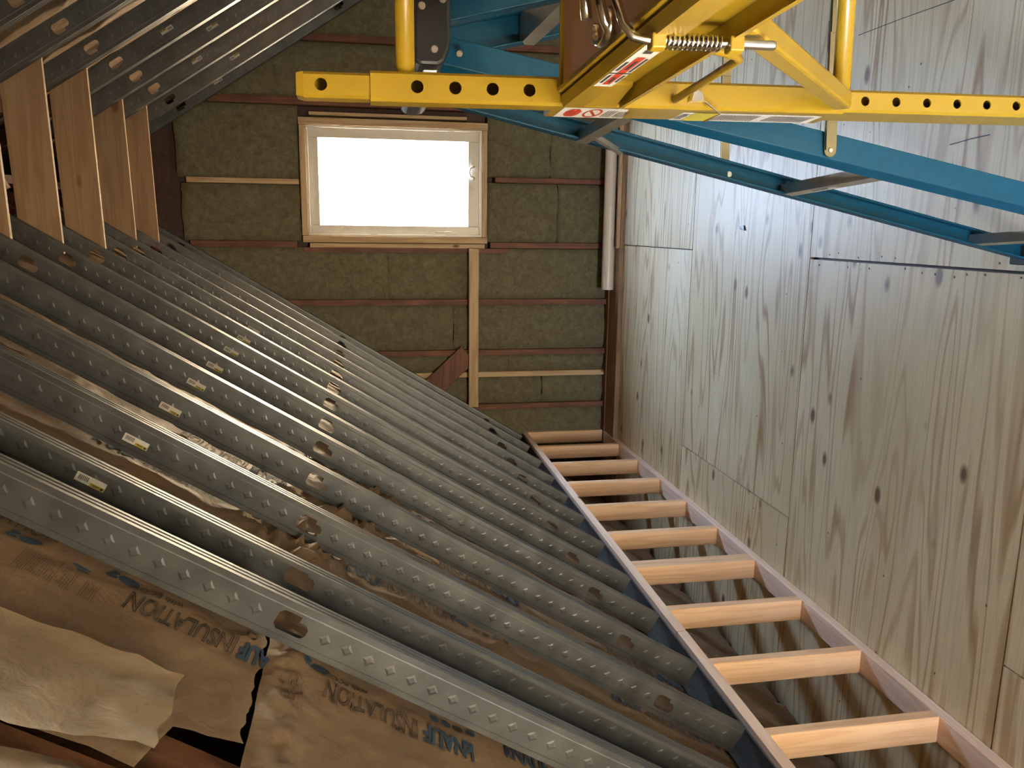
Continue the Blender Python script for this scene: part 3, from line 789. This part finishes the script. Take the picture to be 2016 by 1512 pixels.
for i, (x_, y_, a) in enumerate([(.16,3.26,.5), (.42,3.64,-.4)]):
    q = Vector((math.cos(a)*.04, 0, math.sin(a)*.04)); d = Vector((-math.sin(a), 0, math.cos(a)))*.26; c = Vector((x_, y_, 3.06)); th = Vector((0,.03,0))
    tag(put('old_brace', MB().hexa([c-q, c+q, c+q+th, c-q+th, c-q+d, c+q+d, c+q+d+th, c-q+d+th]), TIE), 'short old brace behind the %s gap of the collar ties' % ('first', 'second')[i], 'brace')

# ================================================================== LOOSE PIECES BY THE FAR GABLE
XF = gable
mb = MB().box(-1.222, -.138, 5.385, 5.423, 1.017, 1.082)
tag(put('ledger_board', mb, TRIM_X, bevel=.002), 'pine board fixed level across the gable below the window', 'board')
a, b = Vector((-1.10, 5.415, 1.345)), Vector((-.855, 5.415, 1.085)); d = (b-a).normalized(); q = Vector((-d.z, 0, d.x))*.072; th = Vector((0,.03,0))
tag(put('diagonal_brace', MB().hexa([a-q, b-q, b-q+th, a-q+th, a+q, b+q, b+q+th, a+q+th]), OLD_X, bevel=.002), 'dark red diagonal brace between the rafters and the level board', 'brace')
XF = None
pp = MB().tube([(-.420,5.52,.0735), (1.55,5.52,.0735)], .0435, 24, False).tube([(-.419,5.52,.0735), (1.549,5.52,.0735)], .039, 24, False)
pp.quad(*[(-.420+.03, 5.52+.039*math.cos(t*.262), .0735+.039*math.sin(t*.262)) for t in range(24)])
tag(put('pvc_pipe', pp, PVC, smooth=True), 'white plastic drain pipe lying at the foot of the gable', 'pipe')
tag(put('wood_strip', MB().box(-.125, 1.5, 5.398, 5.432, .0305, .052), TRIM_X, bevel=.002), 'pale wood strip lying on the floor before the white pipe', 'board')
chip = MB().hexa([(.003,3.590,.001), (.028,3.60,.001), (.024,3.646,.001), (.008,3.640,.001), (.006,3.594,.007), (.026,3.604,.005), (.022,3.64,.006), (.010,3.634,.009)])
tag(put('wood_chip', chip, BLACK), 'small dark chip lying on the plywood floor', 'debris')

# ================================================================== SCAFFOLD
TH2 = math.radians(-2.49)
SL = Vector((math.sin(TH2), math.cos(TH2), 0)); SR = Vector((math.cos(TH2), -math.sin(TH2), 0))
def SP(r, l, z): return Vector((.20098 - .010655*z, 1.13486 + .0062*z, z)) + SR*r + SL*l
def holed_tube(mb, hw, z0, z1, holes, hr, r0=0.0, l0=0.0, back=None):
    """square tube, holes through the face towards the camera"""
    c = .004
    bk = back or hw
    prof = [(-hw+c,-hw), (hw-c,-hw), (hw,-hw+c), (hw,bk-c), (hw-c,bk), (-hw+c,bk), (-hw,bk-c), (-hw,-hw+c)]
    n = len(prof); b = len(mb.v)
    for z in (z0, z1): mb.v += [tuple(SP(r0+r, l0+l, z)) for r, l in prof]
    for i in range(1, n):
        j = (i+1) % n; mb.f.append((b+i, b+j, b+n+j, b+n+i)); mb.mi.append(mb.cur)
    mb.f.append(tuple(b+n+i for i in range(n))); mb.mi.append(mb.cur); mb.f.append(tuple(b+i for i in reversed(range(n)))); mb.mi.append(mb.cur)
    w_ = hw - c; zs = sorted(holes); cur = z0
    for h in zs:
        a0, a1 = h - w_*.98, h + w_*.98
        if a0 > cur: mb.quad(SP(r0-w_,l0-hw,cur), SP(r0+w_,l0-hw,cur), SP(r0+w_,l0-hw,a0), SP(r0-w_,l0-hw,a0))
        ring = []; sq = []
        for k in range(16):
            t = math.pi*2*k/16; cx, cz = math.cos(t), math.sin(t); mx = max(abs(cx), abs(cz))
            ring.append((cx*hr, cz*hr)); sq.append((cx/mx*w_, cz/mx*w_*.98))
        for k in range(16):
            j = (k+1) % 16
            mb.quad(SP(r0+sq[k][0],l0-hw,h+sq[k][1]), SP(r0+sq[j][0],l0-hw,h+sq[j][1]), SP(r0+ring[j][0],l0-hw,h+ring[j][1]), SP(r0+ring[k][0],l0-hw,h+ring[k][1]))
            mb.quad(SP(r0+ring[k][0],l0-hw,h+ring[k][1]), SP(r0+ring[j][0],l0-hw,h+ring[j][1]), SP(r0+ring[j][0],l0-hw+.0025,h+ring[j][1]), SP(r0+ring[k][0],l0-hw+.0025,h+ring[k][1]))
        for sx in (-1, 1):      # corner fill of the square cell
            for sz in (-1, 1):
                k = max(range(16), key=lambda q: sq[q][0]*sx + sq[q][1]*sz)
        cur = a1
    if z1 > cur: mb.quad(SP(r0-w_,l0-hw,cur), SP(r0+w_,l0-hw,cur), SP(r0+w_,l0-hw,z1), SP(r0-w_,l0-hw,z1))
def square_bar(mb, a, b, hw, ref=None):
    a, b = Vector(a), Vector(b); d = (b-a).normalized(); ref = ref or SR
    p = d.cross(ref).normalized()*hw; q = p.cross(d).normalized()*hw
    mb.hexa([a-p-q, a+p-q, a+p+q, a-p+q, b-p-q, b+p-q, b+p+q, b-p+q])

def end_frame(l0, label, detail):
    base = SP(.36, l0, 0); e_ = empty('scaffold_end_frame', tuple(base)); tag(e_, label, 'scaffold', 'yellow scaffold end frames')
    zr = [1.0442 - .0508*i for i in range(17)]; zl = [1.7021 - .0508*i for i in range(4)]
    for r0 in (0.0, .74):
        p = MB(); holed_tube(p, .0160, .135, 1.0787, zr if detail else [], .0068, r0, l0, .060); post = put('post', p, YEL, e_)
        p = MB(); holed_tube(p, .0195, 1.5106, 1.7637, zl if detail else [], .0085, r0, l0); put('coupling_sleeve', p, YEL, e_)
        p = MB(); holed_tube(p, .0165, 1.7637, 1.850, [1.8275] if detail else [], .0082, r0, l0)
        p.hexa([SP(r0+a*.0165, l0+b*.0165, 1.850) for a, b in ((-.97,-.97),(.97,-.97),(.97,.97),(-.97,.97))] + [SP(r0+a*.0145, l0+b*.0145, 1.8592) for a, b in ((-.97,-.97),(.97,-.97),(.97,.97),(-.97,.97))])
        put('coupling_pin', p, YEL, e_)
        p = MB(); holed_tube(p, .0190, 1.0787, 1.5106, [], .007, r0, l0, .068); put('platform_sleeve', p, YEL, e_)
        c = MB(); c.tube([SP(r0,l0,.06)-SL*.018, SP(r0,l0,.06)+SL*.018], .06, 20); wh = put('caster_wheel', c, RUBBER, e_, smooth=False)
        f_ = MB(); f_.box(-1, 1, -1, 1, 0, 1, lambda i, j, k: SP(r0+i*.02, l0+j*.028, .12+.016*k)); put('caster_fork', f_, ZINC, e_)
    for z in (1.7165, 1.0745, .62, .25):
        p = MB().tube([SP(.015,l0,z), SP(.725,l0,z)], .0128, 14); put('rung', p, YEL, e_, smooth=True)
    return e_
fr_ = end_frame(0.0, 'yellow square-tube scaffold end frame with rows of pin holes, before the ladder', True)
end_frame(-1.78, 'yellow scaffold end frame behind the camera', False)
# details on the near corner post
sleeve_l, sleeve_r = -.0192, -.0192
def on_left(z, l): return SP(-.0196, l, z)        # the post's left face
def on_front(z, r): return SP(r, -.0196, z)
lb = MB()
lb.quad(on_left(1.498,.062), on_left(1.498,-.011), on_left(1.405,-.011), on_left(1.392,.062))
lb.cur = 1
def lf(z, l, d=.0004): return SP(-.0196-d, l, z)
lb.quad(*[lf(1.478+.012*math.cos(t*math.pi/4+.39), .026+.030*math.sin(t*math.pi/4+.39)) for t in range(8)])
rg = [(math.cos(t*math.pi/10), math.sin(t*math.pi/10)) for t in range(20)]
for k in range(20):
    j = (k+1) % 20
    lb.quad(*[lf(1.448+s_*q[0]*.013, .026+s_*q[1]*.032) for q, s_ in ((rg[k],1), (rg[j],1), (rg[j],.78), (rg[k],.78))])
lb.quad(lf(1.458,.008), lf(1.455,.004), lf(1.438,.044), lf(1.441,.048))
lb.cur = 2
for k in range(4): lb.quad(lf(1.430-.004*k,.052), lf(1.430-.004*k,.004), lf(1.4285-.004*k,.004), lf(1.4285-.004*k,.052))
for k in range(5): lb.quad(lf(1.412-.0035*k,.052), lf(1.412-.0035*k,.010), lf(1.4105-.0035*k,.010), lf(1.4105-.0035*k,.052))
put('warning_label', lb, [WHITE, REDL, INK], fr_)
lb = MB(); lb.quad(on_left(1.318,.064), on_left(1.318,.002), on_left(1.100,.002), on_left(1.092,.064))
lb.cur = 1; lb.quad(lf(1.300,.064), lf(1.300,.002), lf(1.262,.002), lf(1.262,.064)); lb.cur = 2
for k in range(6): lb.quad(lf(1.315-.002*k,.055), lf(1.315-.002*k,.012), lf(1.3142-.002*k,.012), lf(1.3142-.002*k,.055))
for k in range(30):
    if 12 < k < 16: continue
    lb.quad(lf(1.255-.005*k,.055), lf(1.255-.005*k,.012), lf(1.2530-.005*k,.012), lf(1.2530-.005*k,.055))
put('instruction_label', lb, [WHITE, YLAB, INK], fr_)
# snap pin clip on the sleeve
cl = MB(); P_ = [SP(.010,-.0205,1.311), SP(-.004,-.0215,1.319), SP(-.010,-.027,1.299), SP(-.026,-.030,1.277), SP(-.034,-.012,1.293)]
cl.tube([P_[2], P_[3], P_[4]], .0016, 8)
cl.hexa([SP(.010,-.0200,1.316), SP(-.010,-.0200,1.322), SP(-.010,-.0200,1.300), SP(.004,-.0200,1.302), SP(.009,-.026,1.314), SP(-.009,-.029,1.320), SP(-.009,-.029,1.301), SP(.003,-.026,1.303)])
put('pin_clip', cl, CHROME, fr_)

# platform: own thing, rests in the frames
PL0, PL1 = -.026, -1.752          # along SL, far end and near end
plat = empty('scaffold_platform', tuple(SP(.36, -.9, 1.395)))
tag(plat, 'yellow-railed scaffold platform with a brown plywood deck', 'scaffold platform')
ZT = 1.5085
put('deck_panel', MB().box(0, 1, 0, 1, 0, 1, lambda i, j, k: SP(.004+.712*i, PL1+.004+(PL0-.008-PL1-.004)*j, ZT-.014+.012*k)), DECK, plat)
tray = MB()
for (r0, r1) in ((-.0035,.0035), (.7165,.7235)): tray.box(0, 1, 0, 1, 0, 1, lambda i, j, k: SP(r0+(r1-r0)*i, PL1+(PL0-.0-PL1)*j, ZT-.024+.028*k))
for (a0, a1) in ((PL0-.006, PL0), (PL1, PL1+.006)): tray.box(0, 1, 0, 1, 0, 1, lambda i, j, k: SP(-.0035+.727*i, a0+(a1-a0)*j, ZT-.024+.0265*k))
put('deck_tray', tray, YEL, plat, bevel=.001)
prof = [(-.0225,-.004), (-.0075,-.001), (-.0075,-.0035), (-.0200,-.0060), (-.0200,-.030), (-.0090,-.042), (-.0020,-.042), (-.0020,-.082), (-.0200,-.084), (-.0225,-.082), (-.0225,-.088), (.001,-.088), (.001,-.0385), (-.0105,-.0385), (-.0225,-.0315)]
for r0, s_ in ((0, 1), (.72, -1)):
    rl_ = MB(); pts = [(r0 + s_*a, b) for a, b in prof]
    n = len(pts); b0 = len(rl_.v)
    rl_.v += [tuple(SP(r, PL1, ZT+z)) for r, z in pts] + [tuple(SP(r, PL0, ZT+z)) for r, z in pts]
    for i in range(n):
        j = (i+1) % n; rl_.f.append((i, j, n+j, n+i) if s_ > 0 else (n+i, n+j, j, i)); rl_.mi.append(0)
    put('side_rail', rl_, YEL, plat)
for lx in (PL0, PL1):
    gs = MB(); sgn = -1 if lx == PL0 else 1
    gs.prism([(-.020,-.008), (-.020,-.030), (.0,-.034), (.0,-.078), (-.020,-.078)], lambda r, z: SP(r, lx, ZT+z), lambda r, z: SP(r*.25-.002, lx+sgn*.075, ZT+z*.95-.004))
    put('corner_gusset', gs, YEL, plat)
for r0 in (.0, .72):
    for lx in (-.375, -1.40):
        br = MB(); tgt = (-.034 if lx > -1 else -1.745); square_bar(br, SP(r0-.004, lx, 1.412), SP(r0-.004, tgt, 1.092), .0125); put('brace', br, YEL, plat, bevel=.004)
# spring latch on the rail
lr, ll = -.0260, -.378
pin = MB().tube([SP(lr+.20,ll+.006,1.548), SP(lr+.10,ll+.004,1.546), SP(lr+.035,ll+.002,1.541), SP(lr+.014,ll,1.534), SP(lr+.003,ll,1.524), SP(lr,ll,1.508), SP(lr,ll,1.383), SP(lr,ll,1.381)], [.0046,.0046,.0046,.0046,.0046,.0046,.0046,.0036], 14)
latch = put('latch_pin', pin, CHROME, plat, smooth=True)
hx = [SP(lr + .0068*math.cos(t*.5), ll + .0068*math.sin(t*.5), 1.494 - .0565*t/150) for t in range(151)]
put('latch_spring', MB().tube(hx, .0012, 6), CHROME, latch, smooth=True)
for z0_, z1_ in ((1.494,1.508), (1.416,1.430)):
    lg = MB().prism([(.006,-.008), (-.008,-.008), (-.010,0), (-.008,.008), (.006,.008)], lambda a, b: SP(lr+a, ll+b, z0_), lambda a, b: SP(lr+a, ll+b, z1_))
    put('latch_lug', lg, YEL, plat, bevel=.0015)
hk = MB()
for dl in (.0, -.052):
    hk.tube([SP(.26,-.242+dl,1.536), SP(.06,-.242+dl,1.536), SP(.030,-.242+dl,1.532)] + ([] if dl == 0 else [SP(.014,-.292,1.526), SP(.004,-.282,1.516)]), .0058 if dl else .0065, 12)
put('deck_hook', hk, CHROME, plat, smooth=True)
hk = MB().tube([SP(.004+.016*math.cos(a*.5)+.012, -.266+.026*math.sin(a*.5), 1.520) for a in range(2, 12)], .0055, 10); put('deck_hook', hk, CHROME, plat, smooth=True)
rod = MB().tube([SP(.004,-.256,1.421), SP(.001,-.252,1.385), SP(-.003,-.246,1.358), SP(-.004,-.236,1.350), SP(-.006,-.13,1.346), SP(-.007,-.022,1.342)], .0052, 12)
put('rod_gusset', rod, YEL, plat, smooth=True)
lb = MB(); zl0, zl1 = ZT-.0062, ZT-.0298
def rlq(l, f, d=.0006): return SP(-.0227-d, l, zl0+(zl1-zl0)*f)
def rl4(l0_, l1_, f0, f1, d): lb.quad(rlq(l0_,f0,d), rlq(l1_,f0,d), rlq(l1_,f1,d), rlq(l0_,f1,d))
rl4(-.165, -.352, .02, 1.0, .0004)
lb.cur = 1; rl4(-.178, -.232, .34, .72, .0008); rl4(-.236, -.305, .34, .72, .0008)
lb.cur = 2
rl4(-.232, -.2365, .0, 1, .001); rl4(-.185, -.225, .10, .24, .0008); rl4(-.245, -.285, .10, .24, .0008); rl4(-.190, -.225, .80, .92, .0008); rl4(-.24, -.30, .80, .92, .0008); rl4(-.32, -.335, .3, .7, .0008)
rl4(-.190, -.215, .46, .60, .001); rl4(-.25, -.29, .46, .60, .001)
put('rail_label', lb, [WHITE, REDL, INK], plat)

# ================================================================== STEPLADDER
WA = math.radians(-3.2); LW = Vector((math.sin(WA), math.cos(WA), 0)); LX = Vector((math.cos(WA), -math.sin(WA), 0))
lad = empty('stepladder', (.33, 1.64, 0)); tag(lad, 'blue fibreglass stepladder with black top cap behind the yellow scaffold', 'ladder')
def rail(name, top, bot, wdir, ww, fl, thick, inward, flare=0.0):
    """channel rail: outer edge line top->bot, web ww towards wdir, flanges of depth fl towards inward (along LW)"""
    top, bot = Vector(top), Vector(bot); mb = MB(); wd = Vector(wdir); f = LW*inward
    def bar(a0, a1, c0, c1):
        pts = []
        for base in (bot, top):
            for (a, c) in ((a0,c0), (a1,c0), (a1,c1), (a0,c1)): pts.append(base + wd*a + f*c)
        mb.hexa(pts)
    bar(0, ww, 0, thick); bar(ww-thick, ww, thick, fl)
    pts = []
    for base in (bot, top):
        for (a, c) in ((0,thick), (thick,thick), (thick-flare,fl), (-flare,fl)): pts.append(base + wd*a + f*c)
    mb.hexa(pts)
    return put(name, mb, BLUE, lad, bevel=.0015)
# rear section (towards the left): near rail and far rail
Az = lambda z: Vector((.1700 + (z-1.098)*.1905, 1.42 + (z-.9)*.02, z))
Bz = lambda z: Vector((.1500 + (z-1.098)*.203 + (.008 if z > 1.3 else 0), 1.862 - (z-.9)*.06, z))
rail('rear_rail', Az(1.64), Az(.02), LX, .047, .030, .0035, 1, .009)
rail('rear_rail', Bz(1.64), Bz(.02), LX, .044, .030, .0055, -1)
# front section (towards the right)
Cz = lambda z: Vector((.336 - (z-1.627)*.235, 1.405 + (z-1.6)*.08, z))
Dz = lambda z: Vector((.352 - (z-1.6)*.255, 1.835 - (z-1.6)*.08, z))
rail('front_rail', Cz(1.66), Cz(.02), LX, .070, .034, .004, 1)
rail('front_rail', Dz(1.66), Dz(.02), LX, .070, .034, .004, -1)
cap = MB().prism([(.262,1.650), (.268,1.640), (.285,1.632), (.300,1.629), (.475,1.629), (.480,1.688), (.27,1.690), (.262,1.680)], lambda a, z: (a, 1.392, z), lambda a, z: (a-.02, 1.850, z))
topcap = put('top_cap', cap, BLACK, lad, bevel=.006)
for (x_, z_) in ((.287,1.656), (.352,1.676), (.364,1.642), (.43,1.66)): put('rivet', MB().disc((x_,1.391,z_), (0,-1,0), .0062, .002), ALU, topcap)
put('rivet', MB().disc((.287,1.418,1.612), (0,-1,0), .0058, .002), ALU, lad)
put('cap_bracket', MB().box(.258, .30, 1.43, 1.80, 1.648, 1.672), ALU, lad, bevel=.002)
for z in (.29, .585, .88, 1.175, 1.425):
    c, d = Cz(z), Dz(z); mb = MB()
    a0 = c + LW*.0045 + Vector((.002,0,0)); a1 = d - LW*.0045 + Vector((.002,0,0)); up = Vector((0,0,1))
    for (dx, wx, dz, hz) in ((0,.075,0,.003), (0,.003,-.030,.030), (.072,.003,-.030,.030)):
        mb.hexa([a0+LX*dx+up*dz, a0+LX*(dx+wx)+up*dz, a1+LX*(dx+wx)+up*dz, a1+LX*dx+up*dz, a0+LX*dx+up*(dz+hz), a0+LX*(dx+wx)+up*(dz+hz), a1+LX*(dx+wx)+up*(dz+hz), a1+LX*dx+up*(dz+hz)])
    put('step', mb, ALU, lad)
def horiz(z, xo, nm):
    up = Vector((.19,0,.98)).normalized(); lx = Vector((.98,0,-.19)).normalized(); a0 = Az(z) + LW*.004 + lx*xo; a1 = Bz(z) - LW*.004 + lx*xo; mb = MB()
    for (dx, wx, dz, hz) in ((0,.026,.010,.002), (0,.002,-.012,.022), (.024,.002,-.004,.014)):
        mb.hexa([a0+lx*dx+up*dz, a0+lx*(dx+wx)+up*dz, a1+lx*(dx+wx)+up*dz, a1+lx*dx+up*dz, a0+lx*dx+up*(dz+hz), a0+lx*(dx+wx)+up*(dz+hz), a1+lx*(dx+wx)+up*(dz+hz), a1+lx*dx+up*(dz+hz)])
    return put('rear_horizontal', mb, ALU, lad), a0, a1
horiz(1.285, .004, 'a'); h2, ha, hb = horiz(.762, .004, 'b'); horiz(.195, .004, 'c')
for f0 in (.62,):
    a = hb.lerp(ha, .28); b = hb.lerp(ha, .50); up = Vector((.19,0,.98)).normalized(); lb = MB(); off = Vector((-.0006,0,.0001))
    lb.quad(a+off+up*-.010, b+off+up*-.010, b+off+up*.006, a+off+up*.006); lb.cur = 1
    for k in range(6):
        p0 = a.lerp(b, .12+.11*k); p1 = a.lerp(b, .20+.11*k); lb.quad(p0+off*2+up*-.002, p1+off*2+up*-.002, p1+off*2+up*.004, p0+off*2+up*.004)
    put('maker_sticker', lb, [WHITE, INK], h2)
# corner brace under the upper rear horizontal
q0 = Bz(1.285) - LW*.10 + LX*.006; q1 = Bz(1.19) - LW*.010 + LX*.006
sb = MB(); square_bar(sb, q0, q1, .0055, LX); put('rear_brace', sb, ALU, lad)
for k, z in ((0, .918), (1, .918)):
    a = (Az(z) - LW*.003 + LX*.014) if k == 0 else (Bz(z) + LW*.006 + LX*.018)
    c = (Cz(z) if k == 0 else Dz(z)); b = Vector((c.x+.04, a.y-.004, z+.022)); mid = a.lerp(b, .52)
    sp = MB(); up = Vector((0,0,1))
    for p0, p1, o in ((a, mid+(b-a).normalized()*.02, 0), (mid, b, -.004)):
        d = (p1-p0).normalized(); of = LW*o
        sp.hexa([p0+of-up*.012-LW*.003, p1+of-up*.012-LW*.003, p1+of-up*.012, p0+of-up*.012, p0+of+up*.012-LW*.003, p1+of+up*.012-LW*.003, p1+of+up*.012, p0+of+up*.012])
        sp.hexa([p0+of+up*.009-LW*.008, p1+of+up*.009-LW*.008, p1+of+up*.009, p0+of+up*.009, p0+of+up*.0115-LW*.008, p1+of+up*.0115-LW*.008, p1+of+up*.0115, p0+of+up*.0115])
    sp.tube([a - LW*.003, a], .012, 16)
    s_ = put('spreader', sp, ZINC, lad)
    put('rivet', MB().disc(tuple(a - LW*.0035), tuple(-LW), .005, .002), ALU, s_)
put('rivet', MB().disc(tuple(Bz(.91) + LX*.022 - LW*.0045), tuple(-LW), .0085, .0015), ALU, lad)
for nm, P0 in (('a', Az), ('b', Bz), ('c', Cz), ('d', Dz)):
    c = P0(.0); put('foot', MB().box(c.x-.008, c.x+.06, c.y-.03, c.y+.03, .001, .03), RUBBER, lad, bevel=.004)
